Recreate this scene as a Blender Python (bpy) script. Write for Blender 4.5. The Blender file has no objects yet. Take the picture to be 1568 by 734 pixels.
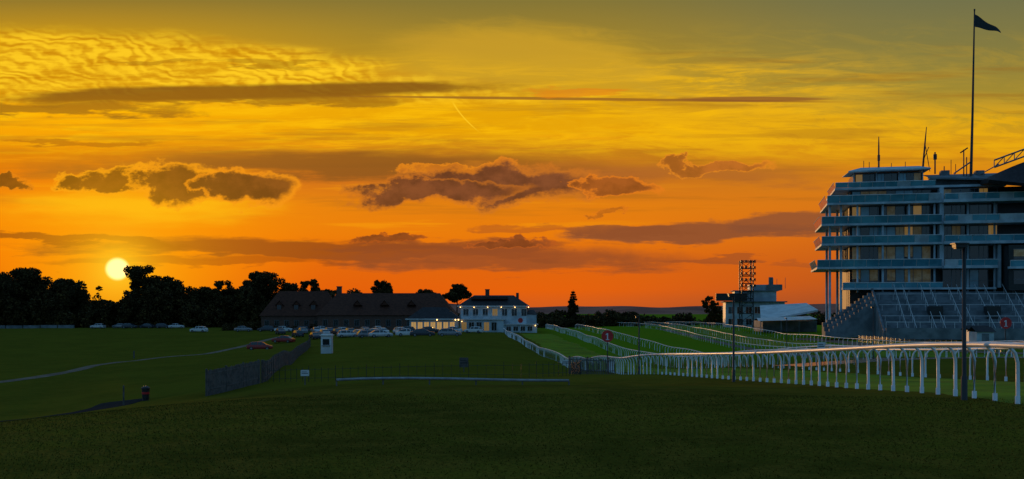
import bpy, math, random
import numpy as np
from mathutils import Vector, Matrix
random.seed(7); rng=np.random.default_rng(7)
sc=bpy.context.scene
R=math.radians
def lin(c):
    return tuple(((v/255)/12.92 if v/255<=0.04045 else (((v/255)+0.055)/1.055)**2.4) for v in c)+(1,)

# ------------------------------------------------------------ camera
EYE=1.9
cam=bpy.data.cameras.new("camera"); co=bpy.data.objects.new("camera",cam); sc.collection.objects.link(co)
co.location=(0,0,EYE); co.rotation_euler=(R(90),0,0)
cam.lens=35; cam.sensor_width=36; cam.shift_y=0.069; cam.clip_end=20000; cam.clip_start=0.1
sc.camera=co
sc.view_settings.view_transform='Standard'; sc.view_settings.look='None'; sc.view_settings.exposure=0

# ------------------------------------------------------------ node DSL
class G:
    def __init__(s,tree): s.t=tree
    def n(s,typ,**k):
        nd=s.t.nodes.new(typ)
        for a,b in k.items(): setattr(nd,a,b)
        return nd
    def put(s,sock,v):
        if isinstance(v,S): s.t.links.new(v.o,sock)
        elif hasattr(v,'is_output'): s.t.links.new(v,sock)
        else: sock.default_value=v
    def m(s,op,a,b=0.0,c=0.0):
        nd=s.n('ShaderNodeMath',operation=op); s.put(nd.inputs[0],a); s.put(nd.inputs[1],b); s.put(nd.inputs[2],c)
        return S(s,nd.outputs[0])
    def smooth(s,a,b,x):
        nd=s.n('ShaderNodeMapRange',interpolation_type='SMOOTHSTEP'); s.put(nd.inputs[0],x)
        s.put(nd.inputs[1],a); s.put(nd.inputs[2],b); nd.inputs[3].default_value=0; nd.inputs[4].default_value=1
        return S(s,nd.outputs[0])
    def mix(s,f,a,b,blend='MIX'):
        nd=s.n('ShaderNodeMix',data_type='RGBA',blend_type=blend)
        s.put(nd.inputs[0],f); s.put(nd.inputs[6],a); s.put(nd.inputs[7],b)
        return S(s,nd.outputs[2])
    def vec(s,x,y,z=0.0):
        nd=s.n('ShaderNodeCombineXYZ'); s.put(nd.inputs[0],x); s.put(nd.inputs[1],y); s.put(nd.inputs[2],z); return S(s,nd.outputs[0])
    def noise(s,v,scale=1.0,detail=5,rough=0.55,dist=0.0):
        nd=s.n('ShaderNodeTexNoise'); s.put(nd.inputs['Vector'],v); nd.inputs['Scale'].default_value=scale
        nd.inputs['Detail'].default_value=detail; nd.inputs['Roughness'].default_value=rough; nd.inputs['Distortion'].default_value=dist
        return S(s,nd.outputs[0])
    def ramp(s,f,stops):
        nd=s.n('ShaderNodeValToRGB'); cr=nd.color_ramp
        while len(cr.elements)<len(stops): cr.elements.new(0.5)
        for e,(p,c) in zip(cr.elements,stops): e.position=p; e.color=c
        s.put(nd.inputs[0],f); return S(s,nd.outputs[0])
class S:
    def __init__(s,g,o): s.g=g; s.o=o
    def __add__(a,b): return a.g.m('ADD',a,b)
    __radd__=__add__
    def __sub__(a,b): return a.g.m('SUBTRACT',a,b)
    def __rsub__(a,b): return a.g.m('SUBTRACT',b,a)
    def __mul__(a,b): return a.g.m('MULTIPLY',a,b)
    __rmul__=__mul__
    def __truediv__(a,b): return a.g.m('DIVIDE',a,b)

# ------------------------------------------------------------ world: sunset sky
SUN_AZ=-21.62; SUN_EL=2.2
w=bpy.data.worlds.new("World"); sc.world=w; w.use_nodes=True
try:
    w.cycles.sampling_method='MANUAL'; w.cycles.sample_map_resolution=512
except Exception: pass
t=w.node_tree; t.nodes.clear(); g=G(t)
tc=g.n('ShaderNodeTexCoord'); sep=g.n('ShaderNodeSeparateXYZ'); t.links.new(tc.outputs['Generated'],sep.inputs[0])
X=S(g,sep.outputs[0]);Y=S(g,sep.outputs[1]);Z=S(g,sep.outputs[2])
ys=g.m('MAXIMUM',Y,0.05)
U=X/ys*100; V=g.m('MAXIMUM',Z/ys*100,0.0)
def st(l): return [((v)/40.0,lin(c)) for v,c in l]
Vn=V/40
rl=g.ramp(Vn,st([(0,(194,70,10)),(2.3,(226,92,6)),(5.5,(243,112,4)),(8.5,(246,136,6)),(11,(246,140,10)),(13.2,(230,118,12)),(15.5,(220,128,10)),(17.5,(246,162,6)),(20,(253,176,4)),(22,(236,160,6)),(25,(222,158,12)),(28,(194,146,26)),(31,(150,122,44)),(38,(112,104,66))]))
rm=g.ramp(Vn,st([(0,(208,92,30)),(2,(230,98,12)),(4.5,(224,102,14)),(7.5,(234,124,12)),(10.5,(228,128,16)),(13.5,(190,106,32)),(15.8,(198,124,24)),(18,(232,162,6)),(20.5,(230,164,8)),(23,(198,150,26)),(26,(168,136,40)),(31,(134,118,54)),(38,(102,104,78))]))
rr=g.ramp(Vn,st([(0,(150,74,42)),(3,(188,88,28)),(7,(208,102,24)),(11,(214,118,24)),(14,(218,136,20)),(16.5,(222,154,18)),(19,(196,152,32)),(22,(162,138,50)),(26,(134,124,64)),(31,(116,114,74)),(38,(94,104,88))]))
base=g.mix(g.smooth(-48.0,0.0,U),rl,rm); base=g.mix(g.smooth(2.0,44.0,U),base,rr)
# noises
nS=g.noise(g.vec(U/11,V/1.7),1.0,5,0.6)            # stratus
nS2=g.noise(g.vec(U/24+7,V/1.3+3),1.0,5,0.6)
nC=g.noise(g.vec(U/3.6,V/2.6,1.7),1.0,6,0.62)        # cumulus
nD=g.noise(g.vec(U/5.5,V/3.6,11.3),1.0,5,0.6)
nF=g.noise(g.vec(U/9+V/14,V/0.9-U/30,4.0),1.0,5,0.68,0.5)  # fibres
nG=g.noise(g.vec(U/6-V/5,V/1.1+U/9,14.0),1.0,5,0.65,0.8)  # slanting fibres
UC=U+(nC-0.5)*9; VC=V+(nD-0.5)*5.0                   # ragged coordinates
US=U+(nD-0.5)*16; VS=V+(nS-0.5)*4.0
col=base
def over(color,mask,op=1.0):
    global col
    col=g.mix(g.m('MULTIPLY',mask,op),col,lin(color) if isinstance(color,tuple) else color)
def ell(cu,cv,ru,rv,sl=0.0,a=None,b=None):
    a=a or U; b=b or V
    du=(a-cu)/ru; dv=(b-(a-cu)*sl-cv)/rv
    return 1.0-g.m('SQRT',du*du+dv*dv)
# broad fibre streaks
fib=g.smooth(0.40,0.66,nF)
over((255,192,10),fib*g.smooth(14.5,17.5,V)*(1.0-g.smooth(23,27,V))*(1.0-g.smooth(20,52,U)),0.72)
over((236,174,16),g.smooth(0.38,0.60,nG)*g.smooth(14.0,17.0,V)*(1.0-g.smooth(18.5,22.5,V))*g.smooth(-8,18,U),0.8)
over((178,146,50),g.smooth(0.42,0.66,nG)*g.smooth(19.0,22.0,V)*(1.0-g.smooth(25,30,V))*g.smooth(-8,10,U),0.4)
over((150,95,26),(1.0-g.smooth(0.34,0.5,nS2))*g.smooth(7,12,V)*(1.0-g.smooth(24,28,V)),0.38)
over((250,158,12),g.smooth(0.56,0.68,nS2)*g.smooth(3,8,V)*(1.0-g.smooth(16,20,V))*(1.0-g.smooth(-10,30,U)),0.5)
# gold cirrus sheet with fine fibres
uu=U+51.4
Vb=28.8-uu*uu*0.0024
edge=Vb-V+(nS-0.5)*2.4
gold=g.smooth(-0.3,1.8,edge)*g.smooth(20.0,22.2,V)*(1.0-g.smooth(0,14,U))
wrp=(g.noise(g.vec(U/10,V/5,9.0),1.0,4)-0.5)
ph=(U*2.6+V*6.4+wrp*60)
ribs=g.m('SINE',ph)*0.5+0.5
ribm=g.smooth(0.30,0.80,ribs*0.26*g.smooth(0.32,0.55,nD)+nF*0.96)
over(g.mix(ribm,lin((204,136,10)),lin((255,204,34))),gold,0.94)
# pale veil dome
e=ell(0.5,21.2,19.5,8.6,-0.04)+(nG-0.5)*0.28
over((212,164,40),g.smooth(-0.02,0.34,e)*g.smooth(20.5,24,V)*g.smooth(-22,-4,U),0.68)
e=ell(-2,26.5,14,2.0,-0.08)+(nF-0.5)*0.9
over((196,152,42),g.smooth(0.0,0.7,e),0.55)
# soft glow round the sun
gl=ell(-39.6,5.4,22,12)
over((255,150,4),g.smooth(0.0,1.0,gl),0.8)
gl=ell(-38,10.3,18,2.4,-0.02)+(nS-0.5)*1.2
over((255,192,20),g.smooth(0.0,0.9,gl),0.9)
def stratus(cu,cv,ru,rv,sl,c,op,k=0.9,soft=0.35,warp=True):
    e=(ell(cu,cv,ru,rv*1.15,sl,US,VS) if warp else ell(cu,cv,ru,rv,sl))+(nS-0.5)*k*1.3
    over(c,g.smooth(-soft*0.4,soft,e),op)
def cumulus(cu,cv,ru,rv,sl,c,rim,op=0.95,k=1.0,rimop=0.8):
    e=ell(cu,cv,ru,rv,sl,UC,VC)+(nC-0.5)*k*0.9
    over(rim,g.smooth(-0.20,-0.01,e),rimop)
    dk=g.mix(g.smooth(0.35,0.65,nC),lin(c),lin(tuple(int(v*0.76) for v in c)))
    over(dk,g.smooth(-0.04,0.26,e),op)
# stripes
stratus(-27,21.9,27,0.85,0.022,(134,86,22),0.92,0.7,0.35,False)
stratus(-30,21.3,18,0.7,0.0,(150,98,20),0.7)
stratus(-46,20.3,14,0.6,0.0,(142,92,22),0.75)
stratus(8,21.2,26,0.16,-0.012,(150,98,34),0.85,0.25,0.35,False)
stratus(24,21.2,8,0.28,0.0,(140,84,40),0.8,0.3,0.35,False)
stratus(-24,24.6,8,0.4,0,(170,120,20),0.6)
stratus(-36,24.9,5,0.3,0.03,(176,122,20),0.6)
stratus(7,22.0,5,0.4,0,(226,128,24),0.6)
# grey brown bank in the middle
stratus(-18,14.6,28,1.4,0.0,(140,86,30),0.85,0.9,0.6)
stratus(14,13.6,22,1.1,0.0,(168,98,42),0.6,0.9,0.7)
stratus(-44,16.6,10,0.35,0.0,(176,104,16),0.7)
# cumulus
cumulus(-40.4,13.0,4.6,1.35,-0.05,(134,78,20),(252,166,22))
cumulus(-33.4,12.6,4.6,2.0,-0.03,(130,76,24),(250,160,22))
cumulus(-26.6,12.4,4.8,1.8,-0.03,(134,78,28),(246,150,24))
cumulus(-50.0,12.6,2.0,0.6,0,(150,84,20),(230,130,20))
cumulus(-5.5,14.1,5.5,0.8,0.05,(190,106,30),(236,138,26),0.6)
cumulus(-1.0,12.6,9.6,2.1,0.0,(132,76,44),(208,118,34),0.95,1.0,0.6)
cumulus(-7.5,11.9,8.8,1.1,0.05,(130,74,42),(200,112,32),0.92,1.0,0.6)
cumulus(10.2,12.4,4.6,0.9,-0.05,(158,86,34),(228,124,28),0.85)
cumulus(20.5,14.4,5.4,0.55,-0.02,(180,100,38),(226,134,32),0.75,0.9)
stratus(18,7.8,13.5,0.85,0.03,(142,80,46),0.92,0.9)
stratus(27,9.0,7,0.8,0.04,(140,80,48),0.85,0.9)
stratus(11,8.0,7,0.5,0.0,(146,80,42),0.8,0.9)
stratus(2,8.2,5,0.3,0,(176,88,30),0.6)
cumulus(10,9.8,2.4,0.3,0,(196,108,26),(222,120,24),0.6)
# long low bank made of several ragged layers
stratus(-20,6.1,28,0.9,-0.02,(152,74,22),0.88,1.1)
stratus(-44,7.1,13,0.45,-0.07,(150,70,16),0.88,0.9)
stratus(-32,4.9,16,0.45,0.0,(166,76,16),0.7,1.0)
stratus(-4,6.4,14,0.6,0.0,(146,74,34),0.85,1.0)
stratus(0,5.1,18,1.2,-0.01,(152,78,38),0.85,1.1,0.5)
cumulus(-12.6,7.4,3.4,0.5,0,(148,76,30),(176,84,26),0.85)
cumulus(-0.5,7.0,4.4,0.4,0,(150,78,36),(186,90,30),0.8)
stratus(20,5.1,6,0.3,0,(160,80,36),0.7)
stratus(30,4.4,8,0.25,0,(166,82,36),0.5)
# short contrail
dU=U-(V-20.8)*(V-20.8)*0.12+5.9
tr=(1.0-g.smooth(0.04,0.13,g.m('ABSOLUTE',dU+(V-20.8)*0.55)))*g.smooth(17.6,18.8,V)*(1.0-g.smooth(20.5,21.1,V))
over((255,200,34),tr,0.85)
# haze close to the horizon on the right
over((176,82,34),(1.0-g.smooth(0.0,2.5,V))*g.smooth(0,30,U),0.5)
# solar disc and aureole
sd=(math.sin(R(SUN_AZ))*math.cos(R(SUN_EL)),math.cos(R(SUN_AZ))*math.cos(R(SUN_EL)),math.sin(R(SUN_EL)))
dot=g.n('ShaderNodeVectorMath',operation='DOT_PRODUCT'); t.links.new(tc.outputs['Generated'],dot.inputs[0]); dot.inputs[1].default_value=sd
ang=g.m('ARCCOSINE',g.m('MINIMUM',S(g,dot.outputs['Value']),1.0))*(180/math.pi)
over((255,172,10),g.m('POWER',2.718,g.m('MULTIPLY',ang,-0.33)),0.9)
over((255,212,44),g.m('POWER',2.718,g.m('MULTIPLY',ang,-1.1)),1.0)
disc=1.0-g.smooth(0.42,0.68,ang)
col=g.mix(disc,col,(2.2,1.35,0.42,1))
# rest of the sky: physical sky
sky=g.n('ShaderNodeTexSky',sky_type='NISHITA',sun_disc=False); sky.sun_elevation=R(SUN_EL); sky.sun_rotation=R(SUN_AZ)
sky.air_density=1.0; sky.dust_density=1.0; sky.ozone_density=3.0
skc=g.n('ShaderNodeVectorMath',operation='SCALE'); t.links.new(sky.outputs[0],skc.inputs[0]); skc.inputs['Scale'].default_value=0.07
addb=g.n('ShaderNodeVectorMath',operation='ADD'); t.links.new(skc.outputs[0],addb.inputs[0]); addb.inputs[1].default_value=(0.065,0.17,0.30)
front=g.smooth(0.45,0.8,Y)*(1.0-g.smooth(0.32,0.5,Z))
fin=g.mix(front,addb.outputs[0],col)
bg=g.n('ShaderNodeBackground'); g.put(bg.inputs[0],fin); bg.inputs[1].default_value=1.0
out=g.n('ShaderNodeOutputWorld'); t.links.new(bg.outputs[0],out.inputs[0])

sl=bpy.data.lights.new("sun",'SUN'); sl.energy=1.4; sl.angle=R(0.5); sl.color=(1.0,0.5,0.16)
so=bpy.data.objects.new("sun",sl); sc.collection.objects.link(so)
so.rotation_euler=Vector(sd).to_track_quat('Z','Y').to_euler(); so.location=(-100,200,60)

# ------------------------------------------------------------ materials
def mat(name,c,rough=0.6,var=0.0,scale=1.0,c2=None,metal=0.0,bump=0.0,emit=None,es=1.0,spec=0.5,detail=4,stretch=None):
    m=bpy.data.materials.new(name); m.use_nodes=True; nt=m.node_tree; q=G(nt); b=nt.nodes['Principled BSDF']
    b.inputs['Roughness'].default_value=rough; b.inputs['Metallic'].default_value=metal
    b.inputs['Specular IOR Level'].default_value=spec
    c=tuple(c)+(1,) if len(c)==3 else c
    if c2 is None: c2=tuple(v*(1-0.35) for v in c[:3])
    c2=tuple(c2[:3])+(1,)
    tcc=q.n('ShaderNodeTexCoord'); mp=q.n('ShaderNodeMapping'); nt.links.new(tcc.outputs['Object'],mp.inputs[0])
    if stretch: mp.inputs['Scale'].default_value=stretch
    nn=q.noise(mp.outputs[0],scale,detail,0.6)
    q.put(b.inputs['Base Color'],q.mix(q.smooth(0.35,0.65,nn),c,c2))
    if bump>0:
        bp=q.n('ShaderNodeBump'); bp.inputs['Strength'].default_value=bump; bp.inputs['Distance'].default_value=0.05
        q.put(bp.inputs['Height'],nn); nt.links.new(bp.outputs[0],b.inputs['Normal'])
    if emit:
        b.inputs['Emission Color'].default_value=tuple(emit)+(1,); b.inputs['Emission Strength'].default_value=es
    return m
M={}
M['white']=mat('white_plastic',(0.8,0.8,0.8),0.42,scale=0.6,c2=(0.66,0.66,0.66),spec=.4)
M['wpaint']=mat('white_paint',(0.72,0.72,0.72),0.5,scale=0.5,c2=(0.55,0.55,0.55))
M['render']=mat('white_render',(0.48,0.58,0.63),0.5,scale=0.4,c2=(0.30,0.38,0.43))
M['conc']=mat('concrete',(0.19,0.215,0.235),0.8,scale=0.5,c2=(0.10,0.12,0.135))
M['board']=mat('weathered_board',(0.34,0.32,0.34),0.6,scale=2)
M['dark']=mat('dark_metal',(0.02,0.02,0.02),0.5,scale=3)
M['steel']=mat('steel',(0.25,0.26,0.27),0.35,metal=0.6,scale=2)
M['wood']=mat('weathered_wood',(0.13,0.11,0.10),0.8,scale=4,c2=(0.07,0.06,0.055))
M['bark']=mat('bark',(0.06,0.035,0.02),0.9,scale=4)
M['leaf']=mat('leaves',(0.055,0.038,0.012),0.8,scale=0.6,c2=(0.035,0.024,0.008),spec=0.1,detail=1)
M['leaf2']=mat('leaves_light',(0.11,0.065,0.018),0.8,scale=0.6,c2=(0.065,0.042,0.013),spec=0.1,detail=1)
M['rooft']=mat('roof_tiles',(0.12,0.045,0.028),0.9,scale=1.5,c2=(0.06,0.025,0.018),stretch=(1,1,4),spec=0.15)
M['slate']=mat('slate',(0.05,0.040,0.042),0.7,scale=1.5,spec=.2)
M['brick']=mat('brick_wall',(0.14,0.07,0.05),0.85,scale=2)
M['glassd']=mat('window_glass_dark',(0.012,0.025,0.03),0.08,scale=0.3,spec=0.8)
M['glasst']=mat('balcony_glass',(0.12,0.38,0.48),0.12,scale=0.25,c2=(0.05,0.22,0.30),spec=0.8)
M['curtain']=mat('window_blinds',(0.55,0.45,0.28),0.5,scale=0.7,c2=(0.25,0.18,0.08),emit=(1,.62,.18),es=.02)
M['standlit']=mat('room_glow',(0.3,0.22,0.1),0.2,emit=(1.0,0.55,0.12),es=0.13,scale=.8)
M['lit']=mat('lit_window',(0.5,0.35,0.15),0.4,emit=(1.0,0.55,0.15),es=0.36,scale=1.5)
M['litdim']=mat('dim_lit_window',(0.3,0.22,0.1),0.3,emit=(1.0,0.55,0.12),es=0.14,scale=1.5)
M['bulb']=mat('bulb',(0.8,0.7,0.5),0.4,emit=(1.0,0.55,0.16),es=6)
M['red']=mat('sign_red',(0.62,0.02,0.02),0.4,scale=3,c2=(0.52,0.015,0.015))
M['asph']=mat('asphalt',(0.045,0.04,0.04),1.0,scale=3,c2=(0.03,0.028,0.028),spec=0.0)
M['wet']=mat('smooth_asphalt',(0.12,0.10,0.08),0.22,scale=0.5,c2=(0.08,0.07,0.06),spec=0.6)
M['path']=mat('gravel_path',(0.26,0.19,0.14),1.0,scale=0.8,c2=(0.17,0.12,0.09),spec=0.0)
M['turf']=mat('track_turf',(0.15,0.25,0.014),0.95,scale=0.35,c2=(0.10,0.16,0.012),spec=0.05,bump=0.3)
M['hill']=mat('distant_hills',(0.40,0.17,0.12),1.0,scale=0.002,c2=(0.24,0.10,0.08),spec=0)  # aerial haze painted in: base colour lighter and warmer than the hills themselves
M['rubber']=mat('tyre',(0.02,0.02,0.02),0.8)
M['tail']=mat('tail_lamp',(0.4,0.02,0.02),0.3)
M['bag']=mat('flag_cloth',(0.025,0.03,0.03),0.8,scale=2)
M['grassb']=mat('grass_blades',(0.115,0.09,0.014),0.9,scale=0.5,c2=(0.085,0.07,0.012),spec=0.0,detail=1)

# ------------------------------------------------------------ terrain
ctrl=np.array([
(-60,-50,0),(0,-50,0),(60,-50,0),(-30,-10,0),(0,-10,0),(30,-10,0),(-12,0,0),(0,0,0),(12,0,0),(0,8,0),(8,8,0),(-8,8,0),(-5,14,0),(3,14,0),(12,14,0),(30,10,0),
(-30,14,-1.6),(-60,20,-3),(-14,12,-0.2),(-40,22,-2.8),(-15,21,-1.0),(-8,20,-0.12),(0,20,0),(5,22,0),(10,20,0),(20,20,-.1),(40,25,-.4),
(-15,30,-1.7),(-9,28,-0.75),(-4,26,-0.12),(3,28,-0.25),(10,30,-0.45),(20,30,-.35),
(-30,42,-3.4),(-16,42,-2.2),(-7,42,-1.3),(2,42,-1.3),(10,40,-1.05),(20,42,-.9),(40,45,-1.0),
(-24,50,-3.6),(-24,61,-4.0),(-13.9,55,-2.1),(-14.8,49,-2.3),(-60,60,-4.4),
(-32,70,-4.4),(-17,70,-2.5),(-8,70,-2.1),(0,70,-2.3),(7.2,70,-2.7),(18,70,-2.1),(25,72,-1.7),(40,74,-1.6),(70,70,-1.5),
(-46,90,-4.6),(-30,90,-4.2),(-19,83,-2.75),(-5,90,-2.5),(8,90,-3.8),(18,90,-3.3),(42,88,-2.3),
(6.3,112,-4.8),(-4,112,-3.0),(-20,112,-3.1),(18,116,-4.5),(42,104,-3.0),(42,134,-3.9),(30,120,-4.3),(70,112,-2.8),(-60,120,-5.3),(-100,100,-5.2),
(3,140,-4.5),(16,147,-4.75),(-8,146,-2.9),(-29,146,-3.5),(-56,146,-5.6),(30,150,-4.7),(54,160,-3.8),
(1.2,160,-4.0),(-12,170,-2.6),(-50,175,-5.7),(42,170,-4.2),(14.5,190,-4.1),(30,185,-4.1),(-30,175,-3.5),
(-51,196,-4.9),(70,190,-3),(100,190,-3),(-1,200,-3.5),(42,205,-3.6),(54,198,-4.0),(-20,200,-2.9),
(-60,235,-3.7),(-100,200,-4.8),(-110,250,-3.6),(12,240,-3.6),(42,250,-2.85),(27,250,-3.2),(60,262,-2.7),(-20,240,-3.2),
(42,300,-2.9),(9,300,-3.5),(-50,300,-3.3),(-110,300,-3.4),(100,280,-2.6),(160,200,-3),(160,80,-2),
(0,400,-4),(-150,400,-3.5),(150,400,-4),(300,200,-3),(-300,200,-4),(-300,0,-2),(300,0,-1),(0,600,-6),(-300,600,-5),(300,600,-6),(0,-200,0),(0,1000,-8),(-800,800,-8),(800,800,-8)],float)
C2=9.0
def kern(r2): return np.sqrt(r2+C2)
n=len(ctrl); d2=((ctrl[:,None,:2]-ctrl[None,:,:2])**2).sum(-1)
A=np.zeros((n+1,n+1)); A[:n,:n]=kern(d2)-np.eye(n)*0.35; A[:n,n]=1; A[n,:n]=1
sol=np.linalg.solve(A,np.append(ctrl[:,2],0)); wts=sol[:n]; c0=sol[n]
def Hraw(x,y):
    sh=x.shape; x=x.ravel(); y=y.ravel(); z=np.full(x.shape,c0)
    xs=np.clip(x,-800,800); yy=np.clip(y,-200,1000)
    for (cx,cy,cz),wt in zip(ctrl,wts): z+=wt*kern((xs-cx)**2+(yy-cy)**2)
    dd=np.hypot(x,y); f=np.clip((dd-600)/400,0,1); z=z*(1-f)+f*(-8-(dd-600)*0.0018)
    z+=0.05*np.sin(x*0.31+1)*np.cos(y*0.23)*np.clip((y-10)/30,0,1)
    return z.reshape(sh)
NX,NY=340,420; KX,KY=5.6,5.2
sx=np.linspace(-1,1,NX); gx=7000*np.sinh(KX*sx)/math.sinh(KX)
a0=-math.asinh(250*math.sinh(KY)/9000)/KY
sy=np.linspace(a0,1,NY); gy=12+9000*np.sinh(KY*sy)/math.sinh(KY)
GX,GY=np.meshgrid(gx,gy); GZ=Hraw(GX,GY)
def H(x,y):
    i=np.clip(np.searchsorted(gx,x)-1,0,NX-2); j=np.clip(np.searchsorted(gy,y)-1,0,NY-2)
    a=(x-gx[i])/(gx[i+1]-gx[i]); b=(y-gy[j])/(gy[j+1]-gy[j])
    return (GZ[j,i]*(1-a)*(1-b)+GZ[j,i+1]*a*(1-b)+GZ[j+1,i]*(1-a)*b+GZ[j+1,i+1]*a*b)
def h(x,y): return float(H(np.float64(x),np.float64(y)))
def np_mesh(name,verts,faces,mats,parent=None,smooth=False,mi=None):
    me=bpy.data.meshes.new(name); me.from_pydata(verts.tolist() if hasattr(verts,'tolist') else verts,[],faces.tolist() if hasattr(faces,'tolist') else faces)
    for m in (mats if isinstance(mats,list) else [mats]): me.materials.append(m)
    if mi is not None: me.polygons.foreach_set('material_index',mi)
    if smooth: me.polygons.foreach_set('use_smooth',[True]*len(me.polygons))
    me.update(); o=bpy.data.objects.new(name,me); sc.collection.objects.link(o)
    if parent: o.parent=parent
    return o
idx=np.arange(NX*NY).reshape(NY,NX)
fc=np.stack([idx[:-1,:-1],idx[:-1,1:],idx[1:,1:],idx[1:,:-1]],-1).reshape(-1,4)
gm=bpy.data.materials.new('meadow_grass'); gm.use_nodes=True; q=G(gm.node_tree); b=gm.node_tree.nodes['Principled BSDF']
tcc=q.n('ShaderNodeTexCoord'); ob=tcc.outputs['Object']
sp=q.n('ShaderNodeSeparateXYZ'); gm.node_tree.links.new(ob,sp.inputs[0]); gxx=S(q,sp.outputs[0]); gyy=S(q,sp.outputs[1])
n1=q.noise(ob,0.16,4,0.6); n2=q.noise(ob,1.1,5,0.65); n3=q.noise(ob,12.0,3,0.7)
cA=q.mix(q.smooth(0.38,0.62,n1),(0.085,0.072,0.010,1),(0.145,0.125,0.014,1))
cA=q.mix(q.smooth(0.4,0.66,n2)*0.75,cA,(0.175,0.118,0.018,1))
cA=q.mix(q.m('MULTIPLY',q.smooth(0.35,0.7,n3),0.6),cA,(0.05,0.042,0.007,1))
midg=q.smooth(30,60,gyy)
cA=q.mix(midg*0.45,cA,(0.12,0.125,0.012,1))
far=q.smooth(80,170,gyy)*q.smooth(2,14,gxx)
cA=q.mix(far*0.85,cA,(0.13,0.23,0.010,1))
q.put(b.inputs['Base Color'],cA); b.inputs['Roughness'].default_value=0.95; b.inputs['Specular IOR Level'].default_value=0.0
bp=q.n('ShaderNodeBump'); bp.inputs['Strength'].default_value=0.6; bp.inputs['Distance'].default_value=0.08
q.put(bp.inputs['Height'],n3*0.6+n2); gm.node_tree.links.new(bp.outputs[0],b.inputs['Normal'])
np_mesh('ground',np.stack([GX,GY,GZ],-1).reshape(-1,3),fc,gm,smooth=True)

# grass blades on the near turf (mown short)
NB=60000
bx=rng.uniform(-1,1,NB); by=7.5+15*rng.random(NB)**0.8
px=bx*(by*0.62); z=H(px,by)
hh=rng.uniform(0.012,0.03,NB); an=rng.uniform(0,6.283,NB); ww=0.006+0.0003*by
lx=rng.normal(0,0.02,NB); ly=rng.normal(0,0.02,NB)
v=np.empty((NB,3,3)); v[:,0]=np.stack([px-np.cos(an)*ww,by-np.sin(an)*ww,z-0.005],-1); v[:,1]=np.stack([px+np.cos(an)*ww,by+np.sin(an)*ww,z-0.005],-1); v[:,2]=np.stack([px+lx,by+ly,z+hh],-1)
np_mesh('grass',v.reshape(-1,3),np.arange(NB*3).reshape(-1,3),M['grassb'])

# distant hills
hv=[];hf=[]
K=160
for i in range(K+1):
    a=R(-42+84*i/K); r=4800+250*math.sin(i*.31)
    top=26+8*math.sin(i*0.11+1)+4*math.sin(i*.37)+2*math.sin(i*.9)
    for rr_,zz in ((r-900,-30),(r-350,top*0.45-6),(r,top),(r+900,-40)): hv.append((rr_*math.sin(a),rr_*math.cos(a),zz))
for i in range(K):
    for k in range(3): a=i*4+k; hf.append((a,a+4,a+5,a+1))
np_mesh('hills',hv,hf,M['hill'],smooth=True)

# ------------------------------------------------------------ mesh builder
class MB:
    def __init__(s): s.v=[];s.f=[];s.m=[]
    def face(s,ps,mi=0):
        k=len(s.v); s.v+= [tuple(p) for p in ps]; s.f.append(tuple(range(k,k+len(ps)))); s.m.append(mi)
    def box(s,x0,x1,y0,y1,z0,z1,mi=0,rz=0,c=None):
        ps=[(x0,y0,z0),(x1,y0,z0),(x1,y1,z0),(x0,y1,z0),(x0,y0,z1),(x1,y0,z1),(x1,y1,z1),(x0,y1,z1)]
        if rz:
            cx,cy=c if c else ((x0+x1)/2,(y0+y1)/2); ca,sa=math.cos(rz),math.sin(rz)
            ps=[(cx+(p[0]-cx)*ca-(p[1]-cy)*sa,cy+(p[0]-cx)*sa+(p[1]-cy)*ca,p[2]) for p in ps]
        k=len(s.v); s.v+=ps
        for f in ((3,2,1,0),(4,5,6,7),(0,1,5,4),(1,2,6,5),(2,3,7,6),(3,0,4,7)): s.f.append(tuple(k+i for i in f)); s.m.append(mi)
    def tube(s,pts,r,n=6,mi=0,cap=True):
        pts=[Vector(p) for p in pts]; rs=r if isinstance(r,(list,tuple)) else [r]*len(pts)
        k=len(s.v); L=len(pts)
        for i,p in enumerate(pts):
            d=(pts[min(i+1,L-1)]-pts[max(i-1,0)]); d.normalize()
            a=d.cross(Vector((0,0,1)));
            if a.length<1e-3: a=Vector((1,0,0))
            a.normalize(); b_=d.cross(a)
            for j in range(n):
                t_=2*math.pi*j/n; q_=p+(a*math.cos(t_)+b_*math.sin(t_))*rs[i]; s.v.append(tuple(q_))
        for i in range(L-1):
            for j in range(n):
                j2=(j+1)%n; s.f.append((k+i*n+j,k+i*n+j2,k+(i+1)*n+j2,k+(i+1)*n+j)); s.m.append(mi)
        if cap:
            s.f.append(tuple(k+j for j in range(n))); s.m.append(mi); s.f.append(tuple(k+(L-1)*n+j for j in range(n))); s.m.append(mi)
    def obj(s,name,mats,parent=None,loc=None,rz=0,smooth=False):
        o=np_mesh(name,s.v,s.f,mats,parent,smooth,s.m)
        if loc: o.location=loc
        if rz: o.rotation_euler=(0,0,rz)
        return o
def empty(name,loc=(0,0,0),rz=0):
    o=bpy.data.objects.new(name,None); sc.collection.objects.link(o); o.location=loc; o.rotation_euler=(0,0,rz); o.empty_display_size=0.5; return o
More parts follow.
